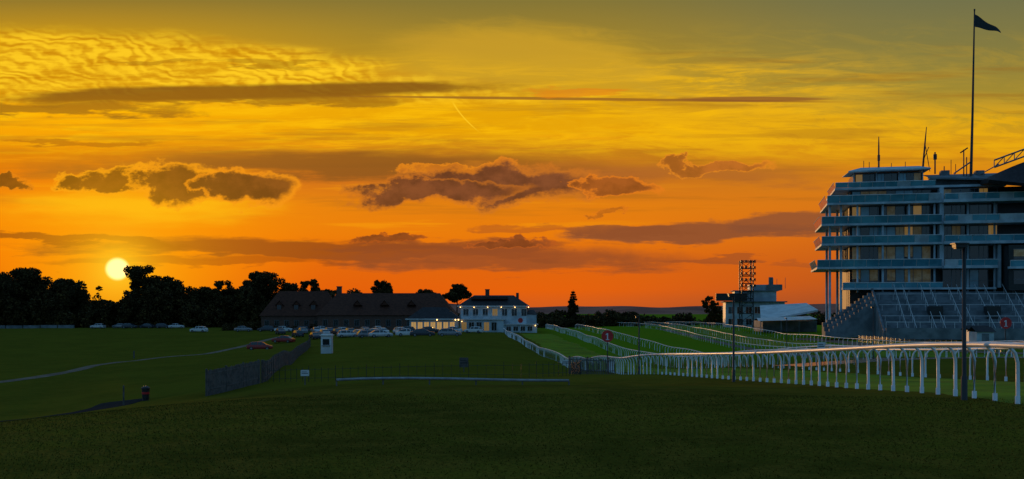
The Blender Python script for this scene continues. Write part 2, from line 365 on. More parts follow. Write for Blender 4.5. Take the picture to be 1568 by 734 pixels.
def spline(pts,step):
    P=[np.array(p,float) for p in pts]; P=[2*P[0]-P[1]]+P+[2*P[-1]-P[-2]]; out=[]
    for i in range(1,len(P)-2):
        for k in range(40):
            t_=k/40; p0,p1,p2,p3=P[i-1],P[i],P[i+1],P[i+2]
            out.append(0.5*((2*p1)+(-p0+p2)*t_+(2*p0-5*p1+4*p2-p3)*t_*t_+(-p0+3*p1-3*p2+p3)*t_**3))
    out.append(P[-2]); res=[out[0]]; acc=0
    for a,b_ in zip(out[:-1],out[1:]):
        L=np.linalg.norm(b_-a); 
        while acc+L>=step:
            f=(step-acc)/L; a=a+(b_-a)*f; res.append(a.copy()); L=np.linalg.norm(b_-a); acc=0
        acc+=L
    return res
def strip(name,pts,width,m,off=0.05,step=1.0):
    P=spline(pts,step); v=[];f=[]; K=7
    for i,p in enumerate(P):
        d=P[min(i+1,len(P)-1)]-P[max(i-1,0)]; d/=np.linalg.norm(d)+1e-9; nn=np.array([d[1],-d[0]])
        wd=width*(1+0.06*math.sin(i*0.7)+0.04*math.sin(i*1.9))
        for k in range(K):
            q_=p+nn*(k/(K-1)-0.5)*wd; v.append((q_[0],q_[1],h(q_[0],q_[1])+off-(0.04 if k in(0,K-1) else 0)))
    for i in range(len(P)-1):
        for k in range(K-1): a=i*K+k; f.append((a,a+1,a+K+1,a+K))
    return np_mesh(name,v,f,m,smooth=True)

# ------------------------------------------------------------ tracks, paths, roads
railA=[(10.1,8),(10,19),(10,30),(10,40),(9.0,55),(7.6,70),(6.8,90),(6.2,112),(4.2,135),(1.9,160),(-0.4,190),(-1.6,215),(-2,232)]
railB=[(18.2,8),(18.2,35),(18.2,70),(18.2,95),(17.8,118),(16,147),(14.3,190),(12.4,235),(10,290)]
mid=[((a[0]+b_[0])/2,(a[1]+b_[1])/2) for a,b_ in (((10,10),(18.2,10)),((10,40),(18.2,40)),((7.6,70),(18.2,72)),((6.2,112),(17.8,114)),((3.4,145),(16,147)),((-0.4,190),(14.3,190)),((-1.6,225),(12.6,228)))]
strip('race_track',mid,7.2,M['turf'],0.04,1.0)
strip('home_straight',[(48,50),(48,100),(48,150),(48,205),(48,250),(47,300),(42,340),(30,375)],11.0,M['turf'],0.05,1.5)
strip('footpath',[(-90,30),(-60,68),(-46,92),(-53,130),(-56,152),(-52,192),(-51,222)],1.7,M['path'],0.05,1.5)
strip('access_road',[(-24,36),(-24,47),(-24.5,56),(-24.8,64)],3.0,M['asph'],0.05,1.0)
strip('crossing_road',[(19,70),(25,71),(40,73),(80,74)],5.5,M['wet'],0.05,1.0)
strip('rails_path',[(38.5,60),(38.5,100),(38.5,150),(38.5,205),(38,260)],1.8,M['path'],0.05,1.5)
strip('stand_apron',[(58,105),(57.5,150),(58,200)],4.0,M['path'],0.05,1.5)

# ------------------------------------------------------------ running rails
def running_rail(name,pts,sp=1.1,side=1,hgt=1.2,r=0.06,n=8):
    root=empty(name,(0,0,0)); P=spline(pts,sp); rb=MB(); pb=MB(); top=[]
    for i,p in enumerate(P):
        d=P[min(i+1,len(P)-1)]-P[max(i-1,0)]; d/=np.linalg.norm(d)+1e-9; nn=np.array([d[1],-d[0]])*side
        z0=h(p[0],p[1]); q_=p+nn*0.34; zb=h(q_[0],q_[1]); T=z0+hgt; top.append((p[0],p[1],T))
        jx=random.uniform(-.012,.012)
        seq=[(q_[0]+jx,q_[1],zb-0.1),(q_[0],q_[1],T-0.36),(q_[0]-nn[0]*.05,q_[1]-nn[1]*.05,T-0.17),(q_[0]-nn[0]*.17,q_[1]-nn[1]*.17,T-0.04),(p[0],p[1],T-0.01)]
        pb.tube(seq,[0.04,0.038,0.035,0.032,0.03],6)
        if p[1]<60: pb.tube([(q_[0],q_[1],zb-.02),(q_[0],q_[1],zb+.16)],0.055,6)
    rb.tube(top,r,n); rb.obj('rail',M['white'],root,smooth=True); pb.obj('posts',M['white'],root,smooth=True)
    return root
running_rail('running_rail',railA,0.95,1)
running_rail('running_rail',railB,1.4,-1)
running_rail('running_rail',[(40.8,60),(42,90),(42,134),(42,170),(42.3,205),(42,250),(42.3,300),(39,335),(28,365),(10,380)],2.2,1)
running_rail('running_rail',[(54,80),(54,110),(54,160),(54,198),(53.5,250),(53,300),(50,345),(38,375)],2.2,-1)
running_rail('running_rail',[(36,70),(36,110),(36,160),(36,205),(36.3,250),(34,300),(26,330),(10,345)],2.2,1)
running_rail('running_rail',[(23,66),(22,84),(23,112),(24,140),(22,190),(20,240),(18,280)],2.2,-1)

# ------------------------------------------------------------ fences
def picket(name,pts,hgt,gap,m,pw=0.07,rr=.03):
    root=empty(name); a=MB(); b_=MB(); P=spline(pts,gap)
    tp=[];lo=[]
    for i,p in enumerate(P):
        z=h(p[0],p[1]); tp.append((p[0],p[1],z+hgt*.86)); lo.append((p[0],p[1],z+hgt*.25))
        jj=random.uniform(-.03,.03)
        a.box(p[0]-pw/2,p[0]+pw/2,p[1]-.012,p[1]+.012,z-.05,z+hgt+jj,rz=random.uniform(-.1,.1)+math.atan2(P[min(i+1,len(P)-1)][1]-P[max(i-1,0)][1],P[min(i+1,len(P)-1)][0]-P[max(i-1,0)][0]))
        if i%max(1,int(2.2/gap))==0: b_.box(p[0]-rr*1.5,p[0]+rr*1.5,p[1]+.03,p[1]+.03+rr*3,z-.1,z+hgt+.08)
    b_.tube(tp,rr,4); b_.tube(lo,rr,4)
    a.obj('pickets',m,root); b_.obj('rails_and_posts',m,root); return root
picket('picket_fence',[(-14.9,48.5),(-14.3,52),(-13.9,55)],1.25,0.13,M['wood'],0.1)
picket('picket_fence',[(-13.9,55.3),(-15.5,63),(-19,83),(-24,112),(-30,148)],1.2,0.25,M['wood'],0.13)
picket('picket_fence',[(3.8,66),(5.5,68),(7.2,69.3)],1.15,0.16,M['wood'],0.07)
picket('wire_fence',[(-13.8,55),(-9,52),(-4,51),(1,51),(3.8,56),(3.9,65.5)],0.75,0.45,M['dark'],0.012,0.008)

# low white barrier
rt=empty('low_barrier_rail'); a=MB(); P=[( -7.4+9.8*i/10,42) for i in range(11)]
pp=[(x,y,h(x,y)+0.26) for x,y in P]; a.tube(pp,0.055,8); a.obj('rail',M['board'],rt,smooth=True); a=MB()
for x,y in P[::2]: a.tube([(x,y+.02,h(x,y)-.05),(x,y+.02,h(x,y)+.24)],0.03,6)
a.obj('feet',M['wood'],rt,smooth=True)

# ------------------------------------------------------------ posts, signs, lamps
def lamp(x,y,H_=3.65):
    z=h(x,y); rt=empty('lamp_post',(x,y,z)); a=MB()
    a.tube([(0,0,-.1),(0,0,.5),(0,0,.52),(0,0,H_)],[.07,.07,.048,.04],8); a.obj('pole',M['dark'],rt,smooth=True)
    a=MB(); a.box(-.22,.02,-.09,.09,H_-.02,H_+.05); a.box(-.25,.06,-.12,.12,H_+.05,H_+.075); a.box(-.2,-.04,-.06,.06,H_-.05,H_-.02,0); a.obj('lantern',M['dark'],rt)
lamp(9.72,21.4,3.3); lamp(9.35,42); lamp(8.1,63.5); 
def disc_pts(r,n=24): return [(r*math.cos(2*math.pi*i/n),r*math.sin(2*math.pi*i/n)) for i in range(n)]
def round_sign(x,y,top,r,m_face,digit=True,name='furlong_sign'):
    z=h(x,y); rt=empty(name,(x,y,z)); a=MB(); a.tube([(0,0.03,-.1),(0,0.03,top-r*0.2)],0.035,8); a.obj('pole',M['wpaint'] if not digit else M['dark'],rt)
    a=MB()
    f=[(p[0],-0.02,p[1]+top) for p in disc_pts(r)]; k=[(p[0],0.0,p[1]+top) for p in disc_pts(r)]
    a.face(f,0); a.face(k[::-1],0)
    for i in range(24): j=(i+1)%24; a.face([f[i],f[j],k[j],k[i]],0)
    a.obj('disc',m_face,rt)
    if digit:
        a=MB(); a.box(-r*.09,r*.11,-.026,-.0225,top-r*.5,top+r*.5); a.face([(-r*.09,-.0235,top+r*.5),(-r*.09,-.0235,top+r*.28),(-r*.3,-.0235,top+r*.16),(-r*.3,-.0235,top+r*.3)]); a.box(-r*.28,r*.3,-.0262,-.0228,top-r*.62,top-r*.5); a.obj('numeral_one',M['wpaint'],rt)
round_sign(7.0,73,2.75,0.44,M['red'])
round_sign(37.2,75,2.6,0.44,M['red'])
round_sign(2.0,235,3.0,0.6,M['red'],False,'round_sign')
def small_sign(x,y,hgt,w_,hh_,m):
    z=h(x,y); rt=empty('notice_board',(x,y,z)); a=MB(); a.tube([(0,.02,-.1),(0,.02,hgt)],.03,6); a.obj('post',M['wood'],rt)
    a=MB(); a.box(-w_/2,w_/2,-.02,0,hgt-hh_,hgt); a.obj('panel',m,rt); a=MB(); a.box(-w_/2+.05,w_/2-.05,-.024,-.021,hgt-hh_*.6,hgt-hh_*.5); a.box(-w_/2+.05,w_/2-.12,-.024,-.021,hgt-hh_*.35,hgt-hh_*.27); a.obj('lettering',M['dark'],rt)
small_sign(-10.4,50,0.75,.42,.3,M['wpaint'])
small_sign(5.0,92,0.95,.75,.5,M['wpaint'])
small_sign(-3.0,62,0.9,.55,.6,M['wood'])
small_sign(20.5,66,1.6,.5,.5,M['wpaint'])
# litter bin
z=h(-23.0,62.5); rt=empty('litter_bin',(-23.0,62.5,z)); a=MB()
a.tube([(0,0,0),(0,0,.04),(0,0,.05),(0,0,.72),(0,0,.74),(0,0,.8)],[.22,.22,.2,.24,.27,.27],16); a.obj('body',M['dark'],rt,smooth=False)
a=MB(); a.tube([(0,0,.8),(0,0,.86),(0,0,.93)],[.27,.22,.05],16); a.obj('lid',M['dark'],rt); a=MB(); a.tube([(0,0,.42),(0,0,.55)],.243,16); a.obj('band',M['red'],rt)
def stake(x,y,hg,name='wooden_stake',r=.05):
    a=MB(); z=h(x,y); a.tube([(x,y,z-.1),(x,y,z+hg*.95),(x,y,z+hg)],[r,r,r*.3],6); a.obj(name,M['wood'])
stake(-23.6,60.5,1.25); stake(-60,158,1.2,'wooden_stake',.12)
# white kiosk
z=h(-22.3,120); rt=empty('ticket_kiosk',(-22.3,120,z)); a=MB(); a.box(-.62,.62,-.6,.6,0,2.15); a.obj('walls',M['wpaint'],rt)
a=MB(); a.box(-.74,.74,-.74,.74,2.15,2.27); a.box(-.6,.6,-.6,.6,2.27,2.36); a.obj('roof',M['wpaint'],rt)
a=MB(); a.box(-.4,.4,-.63,-.61,1.05,1.75); a.obj('window',M['glassd'],rt); a=MB(); a.box(-.5,.5,-.8,-.6,.93,1.0); a.obj('counter',M['steel'],rt)
a=MB(); a.box(.628,.66,-.35,.35,.03,1.95); a.obj('door',M['render'],rt)

# ------------------------------------------------------------ cars
paints=[mat('car_paint_%d'%i,c,0.25,scale=1,c2=tuple(v*.9 for v in c),metal=mt,spec=.6) for i,(c,mt) in enumerate([((.5,.51,.53),.5),((.7,.7,.7),0),((.04,.045,.06),.3),((.22,.23,.25),.5),((.3,.02,.02),.2),((.05,.08,.16),.3)])]
def car_mesh(kind):
    if kind==0: tops=[(-2.15,.66,.62),(-2.08,.78,.78),(-1.95,.84,.95),(-1.55,.85,1.38),(-1.42,.85,1.42),(-.35,.86,1.47),(-.25,.86,1.47),(.45,.86,1.42),(.55,.86,1.38),(1.2,.85,.97),(1.95,.8,.80),(2.12,.72,.66),(2.15,.62,.55)]
    else: tops=[(-2.25,.66,.66),(-2.2,.78,.86),(-1.75,.84,.95),(-1.2,.86,1.28),(-1.05,.86,1.36),(-.3,.87,1.43),(-.2,.87,1.43),(.35,.87,1.39),(.45,.87,1.36),(1.15,.86,.97),(2.0,.8,.82),(2.2,.72,.66),(2.25,.62,.55)]
    mb=MB(); rings=[]
    for (x,wd,zt) in tops:
        belt=min(zt-.02,.93); roof=zt>1.0
        wt=wd*.74 if roof else wd*.86
        ring=[(wd*.9,.2),(wd,.34),(wd*1.0,.6 if belt>.62 else belt-.02),(wd*.96,belt),(wt,zt-.05 if roof else zt-.01),(wt*.82,zt)]
        ring=ring+[(-a_,b_) for a_,b_ in ring[::-1]]; k=len(mb.v); mb.v+=[(x,a_,b_) for a_,b_ in ring]; rings.append(k)
    n=12; N_=len(rings)
    for i in range(N_-1):
        for j in range(n):
            j2=(j+1)%n; mi=0; narrow=(tops[i+1][0]-tops[i][0])<.14
            hi=tops[i][2]>1.0 or tops[i+1][2]>1.0
            if j in(3,7) and hi and not narrow: mi=1
            if j in(4,5,6) and (tops[i][2]<1.0)!=(tops[i+1][2]<1.0): mi=1
            mb.f.append((rings[i]+j,rings[i+1]+j,rings[i+1]+j2,rings[i]+j2)); mb.m.append(mi)
    mb.f.append(tuple(rings[0]+j for j in range(n))); mb.m.append(0); mb.f.append(tuple(rings[-1]+j for j in range(n))[::-1]); mb.m.append(0)
    for x in(-1.35,1.35):
        for s in(-1,1):
            mb.tube([(x,s*.62,.31),(x,s*.87,.31)],.31,14,2); mb.tube([(x,s*.86,.31),(x,s*.885,.31)],.18,10,3)
    for s in(-1,1):
        mb.box(-2.2,-2.06,s*.62-.12,s*.62+.12,.68,.82,4); mb.box(2.0,2.17,s*.58-.15,s*.58+.15,.6,.72,3)
        mb.box(.75,.9,s*.9-.07,s*.9+.07,.92,1.03,0)
    mb.box(-2.18,-2.12,-.25,.25,.42,.54,3)
    return mb
def car(x,y,rz,ci,kind=0,k=1.0):
    mb=car_mesh(kind); o=mb.obj('parked_car',[paints[ci],M['glassd'],M['rubber'],M['steel'],M['tail']],loc=(x,y,h(x,y)+.03),rz=rz); o.scale=(k,k,k)
    return o
cl=[(-120.6,290),(-115,292),(-110.6,288),(-106.4,290),(-102,291),(-97.4,289),(-78,248),(-68,252),(-61.7,250),(-56.4,246),(-51.5,243),(-47.5,246)]
for i,(x,y) in enumerate(cl): car(x,y,random.choice([0,math.pi])+random.uniform(-.35,.35),random.choice([0,1,3,0,2,1]),i%2)
for y,x0,x1,sp in ((232,-54,-27,2.9),(218,-47,-26,3.1),(204,-40,-22,3.0),(226,-24,-8,5.2)):
    x=x0
    while x<x1:
        car(x+random.uniform(-.3,.3),y+random.uniform(-.7,.7),math.pi/2+random.choice([0,math.pi])+random.uniform(-.12,.12)+(0.5 if sp<5 else 1.3),random.choice([0,1,3,0,2,1,5]),random.randint(0,1)); x+=sp+random.choice([0,0,0,2.6])
car(-27.5,190,.4,3); car(-24.3,184,.3,0,1); car(-16,178,.08,2,1); car(-11.2,179,.05,3,0); car(-19.5,186,.2,1,1)
car(-43.8,173,.1,4,0); car(-45.0,196,2.9,4,1); car(-33,200,.3,0)

# ------------------------------------------------------------ trees
def leafcloud(centers,radii,npc,size,seed=0):
    r_=np.random.default_rng(seed); V_=[]; 
    for (c,rad),nn in zip(zip(centers,radii),npc):
        d=r_.normal(size=(nn,3)); d/=np.linalg.norm(d,axis=1)[:,None]; rr_=rad*(r_.random(nn)**0.42)[:,None]
        p=np.array(c)+d*rr_*np.array([1,1,.8]); a=r_.normal(size=(nn,3)); a/=np.linalg.norm(a,axis=1)[:,None]; b_=np.cross(a,r_.normal(size=(nn,3))); b_/=np.linalg.norm(b_,axis=1)[:,None]
        s=size*r_.uniform(.6,1.4,nn)[:,None]
        V_.append(np.stack([p-a*s,p+b_*s*.6,p+a*s,p-b_*s*.6],1))
    return np.concatenate(V_)
def tree(x,y,hgt,wid,seed,name='deciduous_tree',leaf=0.36,dens=1.0,bare=0.12):
    r_=random.Random(seed); z=h(x,y); rt=empty(name,(x,y,z)); tb=MB(); cen=[];rad=[];npc=[]
    top=hgt*.62; lean=r_.uniform(-.04,.04)*hgt
    tb.tube([(0,0,-.3),(lean*.2,0,hgt*.15),(lean*.6,0.1,hgt*.4),(lean,0,top),(lean*1.1,0,hgt*.85)],[hgt*.028,hgt*.021,hgt*.016,hgt*.01,hgt*.003],8)
    nb=int(20+wid*1.0)
    for i in range(nb):
        f=r_.uniform(bare+.03,.8); a=r_.uniform(0,6.28); zz=hgt*f; spread=wid*.5*math.sin(math.pi*min(1,(f-bare+.2)/(1.18-bare)))**.5*r_.uniform(.45,1)
        e_=(math.cos(a)*spread,math.sin(a)*spread,zz+hgt*r_.uniform(.05,.15)); m_=(e_[0]*.5,e_[1]*.5,zz+hgt*.03)
        tb.tube([(lean*.5,0,zz-hgt*.05),m_,e_],[hgt*.008,hgt*.005,hgt*.002],5)
        for k in range(3):
            cr=wid*r_.uniform(.07,.14); c=(e_[0]*r_.uniform(.4,1.08)+r_.uniform(-1,1)*cr*.7,e_[1]*r_.uniform(.5,1)+r_.uniform(-1,1)*cr*.7,e_[2]+r_.uniform(-.9,.9)*cr)
            c=(c[0],c[1],min(c[2],hgt-cr*.8)); cen.append(c);rad.append(cr);npc.append(int(90*dens*(cr/1.2)**1.6)+25)
    for k in range(5):
        cr=wid*r_.uniform(.08,.13); cen.append((lean+r_.uniform(-.2,.2)*wid,r_.uniform(-.15,.15)*wid,hgt-cr*r_.uniform(.8,2.2)));rad.append(cr);npc.append(int(90*dens*(cr/1.2)**1.6)+25)
    tb.obj('trunk_and_limbs',M['bark'],rt)
    V_=leafcloud(cen,rad,npc,leaf,seed); nq=len(V_)
    np_mesh('foliage',V_.reshape(-1,3),np.arange(nq*4).reshape(-1,4),[M['leaf'],M['leaf2']],rt,mi=(np.random.default_rng(seed).random(nq)<.3).astype(int).tolist())
TL=[(-168,322,18,16),(-155,318,19,17),(-148,330,16,13),(-161,305,15,13),(-140,318,12.5,12),(-115.6,311,20,14),(-132,316,9,9),(-112,316,16.5,14),(-106,312,14.5,12),
    (-101,318,13.5,13),(-96,322,12,11),(-92,318,15,11),(-86,322,13.5,10),(-83,316,15,9),(-77.5,312,17.5,14),(-71,318,14,10),(-66,325,15.5,9),(-59,322,12,8)]
for i,(x,y,hg,wd) in enumerate(TL): tree(x,y,hg,wd,100+i)
tree(-45,345,16,8,201,bare=.5); tree(-19.5,350,15,9,202,bare=.5); tree(-30,352,13,8,203,bare=.5)
tree(58,292,9,4.5,204,leaf=.25,bare=.1); tree(62,300,6,4,205,leaf=.25,bare=.1)
def conifer(x,y,hgt,wid,seed,name='pine_tree'):
    r_=random.Random(seed); z=h(x,y); rt=empty(name,(x,y,z)); tb=MB(); tb.tube([(0,0,-.2),(0,0,hgt)],[hgt*.022,.03],7); cen=[];rad=[];npc=[]
    L=14
    for i in range(L):
        f=.14+.84*i/L; sp_=wid*.5*(1-f)**.8*r_.uniform(.75,1.15)+.1
        for k in range(6):
            a=r_.uniform(0,6.28); e_=(math.cos(a)*sp_,math.sin(a)*sp_,hgt*f-sp_*.15); tb.tube([(0,0,hgt*f),e_],[.06,.02],4)
            for q_ in(.45,.9): cen.append((e_[0]*q_,e_[1]*q_,hgt*f-sp_*.12*q_));rad.append(max(.22,sp_*.34));npc.append(44)
    tb.obj('trunk_and_limbs',M['bark'],rt); V_=leafcloud(cen,rad,npc,.24,seed); np_mesh('foliage',V_.reshape(-1,3),np.arange(len(V_)*4).reshape(-1,4),M['leaf'],rt)
conifer(18.3,298,11.5,5.6,1); conifer(-134,312,14.5,4.5,2,'cypress_tree'); conifer(-137,315,13.5,4,3,'cypress_tree')
# distant belts of trees (one object each)
def belt(name,x0,x1,y0,y1,h0,h1,nn,seed,leaf=.45):
    r_=random.Random(seed); cen=[];rad=[];npc=[]
    for i in range(nn):
        f=r_.random(); x=x0+(x1-x0)*f; y=r_.uniform(y0,y1); z=h(x,y); hg=r_.uniform(h0,h1)*(0.8+.25*math.sin(x*.21+seed))
        for k in range(5):
            cr=r_.uniform(.9,1.9); cen.append((x+r_.uniform(-1.5,1.5),y+r_.uniform(-1,1),z+hg*(k+.6)/5-cr*.3));rad.append(cr);npc.append(48)
    V_=leafcloud(cen,rad,npc,leaf,seed); np_mesh(name,V_.reshape(-1,3),np.arange(len(V_)*4).reshape(-1,4),[M['leaf'],M['leaf2']],mi=(np.random.default_rng(seed).random(len(V_))<.3).astype(int).tolist())
belt('distant_trees',-185,-138,302,330,10,15,230,11); belt('distant_trees',-142,-122,302,320,5.5,8.5,80,21); belt('distant_trees',-124,-50,300,335,8.5,13,300,12)
belt('distant_trees',6,60,330,350,3.0,5.5,90,13); belt('distant_trees',-5,40,300,330,2.6,4.5,50,14); belt('distant_trees',-80,20,345,365,6,8,90,15)
belt('hedge',-75,-45,262,266,1.2,2.2,60,16,.25)
belt('distant_trees',55,130,330,345,3,5,60,17)
a=MB()
for i in range(9): x=-178+i*5.2; a.box(x,x+4.9,299,299.2,h(x,299)-.1,h(x,299)+.9); 
a.obj('boundary_wall',M['conc'])

# ------------------------------------------------------------ clubhouse buildings
def hip_roof(mb,x0,x1,y0,y1,z0,z1,inset,ov=.5,mi=0):
    x0-=ov;x1+=ov;y0-=ov;y1+=ov; ym=(y0+y1)/2; A_=(x0,y0,z0);B_=(x1,y0,z0);C_=(x1,y1,z0);D_=(x0,y1,z0);E_=(x0+inset,ym,z1);F_=(x1-inset,ym,z1)
    mb.face([A_,B_,F_,E_],mi);mb.face([B_,C_,F_],mi);mb.face([C_,D_,E_,F_],mi);mb.face([D_,A_,E_],mi);mb.face([D_,C_,B_,A_],mi)
def window(fr,gl_,x,w_,z0,z1,y,mi=0):
    gl_.box(x-w_/2,x+w_/2,y-.02,y+.05,z0,z1,mi); t_=.07
    fr.box(x-w_/2-t_,x+w_/2+t_,y-.06,y-.021,z0-t_,z0);fr.box(x-w_/2-t_,x+w_/2+t_,y-.06,y-.021,z1,z1+t_);fr.box(x-w_/2-t_,x-w_/2,y-.06,y-.021,z0,z1);fr.box(x+w_/2,x+w_/2+t_,y-.06,y-.021,z0,z1);fr.box(x-.025,x+.025,y-.055,y-.022,z0,z1)
g0=-3.5
rt=empty('stable_block'); a=MB(); a.box(-66,-46,262,272,g0,.4); a.box(-50,-15,256,270,g0,.6); a.obj('walls',M['brick'],rt)
a=MB(); hip_roof(a,-66,-46,262,272,.4,7.0,4); hip_roof(a,-50,-15,256,270,.6,6.4,4.5)
for x in(-61.5,-57,-52.5,-40,-33,-26): 
    y=263.4 if x<-51 else 257.6; 
    a.face([(x-1,y,3.2),(x+1,y,3.2),(x,y,4.4)]);a.face([(x-1.2,y-.2,3.1),(x,y-.2,4.5),(x,y+4,4.5),(x-1.2,y+3,3.1)]);a.face([(x+1.2,y-.2,3.1),(x,y-.2,4.5),(x,y+4,4.5),(x+1.2,y+3,3.1)])
a.obj('roof',M['rooft'],rt)
a=MB(); a.box(-46.9,-45.7,266.4,267.6,5,8.1); a.box(-47,-45.6,266.3,267.7,8.1,8.3); a.obj('chimney',M['brick'],rt)
fr=MB();gw=MB()
for x in np.arange(-64.5,-51,2.6): window(fr,gw,x,1.1,-2.2,-.8,261.98)
for x in np.arange(-48,-16,2.7): window(fr,gw,x,1.1,-2.2,-.6,255.98)
for x in(-61.5,-57,-52.5): gw.box(x-.55,x+.55,262.9,263.0,2.0,3.2)
fr.obj('window_frames',M['conc'],rt); gw.obj('windows',M['glassd'],rt)
# white pub
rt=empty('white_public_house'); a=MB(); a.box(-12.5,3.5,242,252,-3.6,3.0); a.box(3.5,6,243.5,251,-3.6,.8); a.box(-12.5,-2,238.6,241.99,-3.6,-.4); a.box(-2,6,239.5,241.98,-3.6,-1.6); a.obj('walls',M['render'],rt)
a=MB(); hip_roof(a,-12.5,3.5,242,252,3.0,5.6,3.8,.7); hip_roof(a,3.6,6,243.6,251,.8,2.0,.9,.3); a.box(-10,-1,243.5,249.5,4.6,5.2); a.obj('roof',M['slate'],rt)
a=MB(); a.box(-6.6,-5.6,246,247,5,6.9);a.box(-6.7,-5.5,245.9,247.1,6.9,7.1); a.box(1,1.7,246.3,247,4,6.2); a.obj('chimney',M['brick'],rt)
a=MB(); a.box(-13.3,4.3,241.2,241.9,2.75,2.98); a.box(-12.9,-1.6,238.2,242,-.4,-.2); a.box(-2,6.3,239.1,242,-1.6,-1.4)
for x in np.arange(-12.5,-1,1.4): a.tube([(x,238.4,-.2),(x,238.4,.7)],.04,5)
a.tube([(-12.6,238.4,.7),(-2,238.4,.7)],.05,5); a.obj('balcony_and_fascia',M['wpaint'],rt)
fr=MB();gd=MB();gl_=MB()
for i,x in enumerate(np.arange(-11.2,3,2.35)): window(fr,gl_ if i==3 else gd,x,1.25,.5,2.2,241.98)
for i,x in enumerate(np.arange(-11.5,-2.5,1.8)): window(fr,gl_ if i in(0,3) else gd,x,1.2,-3.0,-1.0,238.58)
for i,x in enumerate(np.arange(-.8,5.6,1.7)): window(fr,gd,x,1.1,-3.1,-2.0,239.48)
fr.obj('window_frames',M['wpaint'],rt); gd.obj('windows',M['glassd'],rt); gl_.obj('lit_windows',M['litdim'],rt)
def bulbs(pts,par,r=.10):
    a=MB()
    for p in pts: a.tube([(p[0],p[1],p[2]-r),(p[0],p[1],p[2]-r*.5),(p[0],p[1],p[2]+r*.5),(p[0],p[1],p[2]+r)],[r*.4,r,r,r*.4],7)
    a.obj('light_bulbs',M['bulb'],par)
bulbs([(x,241.0,2.6) for x in np.arange(-12.5,4.2,3.3)]+[(5.6,239,-1.8),(-12,238,-.8)],rt)
# pavilion
rt=empty('refreshment_pavilion'); a=MB(); a.box(-24,-12.8,233,239,-3.5,-.1); a.obj('walls',M['render'],rt)
a=MB(); hip_roof(a,-24,-12.8,233,239,-.1,2.6,3.6,.7); a.obj('roof',M['slate'],rt)
fr=MB();gl_=MB()
for x in np.arange(-23,-13.3,1.5): window(fr,gl_,x,1.1,-2.8,-.9,232.98)
fr.obj('window_frames',M['wpaint'],rt); gl_.obj('lit_windows',M['lit'],rt); bulbs([(x,232.2,-.35) for x in(-17.5,-13.2,-12.5)],rt,.13)
a=MB(); a.box(-24.9,-12,232.2,232.3,-.32,-.08); a.obj('fascia',M['wpaint'],rt)

# ------------------------------------------------------------ outbuilding with lattice tower
rt=empty('broadcast_building',(57.5,268,-3.2),R(-8))
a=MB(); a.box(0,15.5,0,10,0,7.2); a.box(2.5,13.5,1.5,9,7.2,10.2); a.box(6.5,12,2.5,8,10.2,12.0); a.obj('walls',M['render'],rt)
a=MB(); a.box(-.6,16.1,-.6,10.6,7.2,7.5); a.box(2,14,1,9.5,10.2,10.45); a.box(11,15,1,8,10.45,12.0); a.face([(2,.9,7.6),(6.5,.9,10.1),(6.5,9,10.1),(2,9,7.6)]); a.obj('roof',M['conc'],rt)
a=MB(); a.box(-.02-2.6,5.5,-1.4,-.01,7.6,9.6); a.obj('dark_cabin',M['dark'],rt)
fr=MB();gw=MB()
for x in np.arange(1.5,15,2.3): window(fr,gw,x,1.5,4.2,6.0,-.02); window(fr,gw,x,1.5,1.2,2.8,-.02)
fr.obj('window_frames',M['wpaint'],rt); gw.obj('windows',M['glassd'],rt)
a=MB()
for x in(2.2,3.6,8.8,9.8,12): a.tube([(x+4,3,11),(x+4,3,13+random.random())],.06,5)
a.tube([(12.2,3,12),(12.2,3,14)],.6,8); a.obj('roof_equipment',M['conc'],rt)
rt=empty('floodlight_tower',(62.6,266,-3.0)); a=MB(); s=1.5
for zx in((-s,-s),(s,-s),(s,s),(-s,s)): a.tube([(zx[0],zx[1],0),(zx[0],zx[1],18)],.14,5)
for k in range(9):
    z0=2*k; z1=z0+2
    for p,q_ in (((-s,-s),(s,-s)),((s,-s),(s,s)),((s,s),(-s,s)),((-s,s),(-s,-s))):
        a.tube([(*p,z1),(*q_,z1)],.09,4); a.tube([(*p,z0),(*q_,z1)],.07,4)
for z0 in(11.0,12.6,14.2,15.8,17.4): 
    a.box(-2.1,2.1,-1.9,-1.7,z0,z0+.18)
    for x in(-1.7,-.6,.6,1.7): a.box(x-.3,x+.3,-2.25,-1.9,z0+.25,z0+.75)
a.obj('lattice',M['dark'],rt)

rt=empty('marquee',(62.5,226,-3)); a=MB()
a.face([(-6,0,2.6),(7,0,5.0),(7,9,6.6),(-4,9,6.0)]); a.face([(-6,-.0,2.6),(-6,0,2.2),(7,0,4.6),(7,0,5.0)])
a.face([(-8,-6,2.5),(5,-6,2.9),(5,-.1,3.6),(-7,-.1,3.1)]); a.obj('canopy',M['wpaint'],rt)
a=MB()
for x in(-7.5,-3,1,4.8): a.tube([(x,-5.9,0),(x,-5.9,2.5)],.08,6)
a.box(-5.5,6.8,.3,8.5,0,2.5); a.obj('posts_and_side_walls',M['conc'],rt)

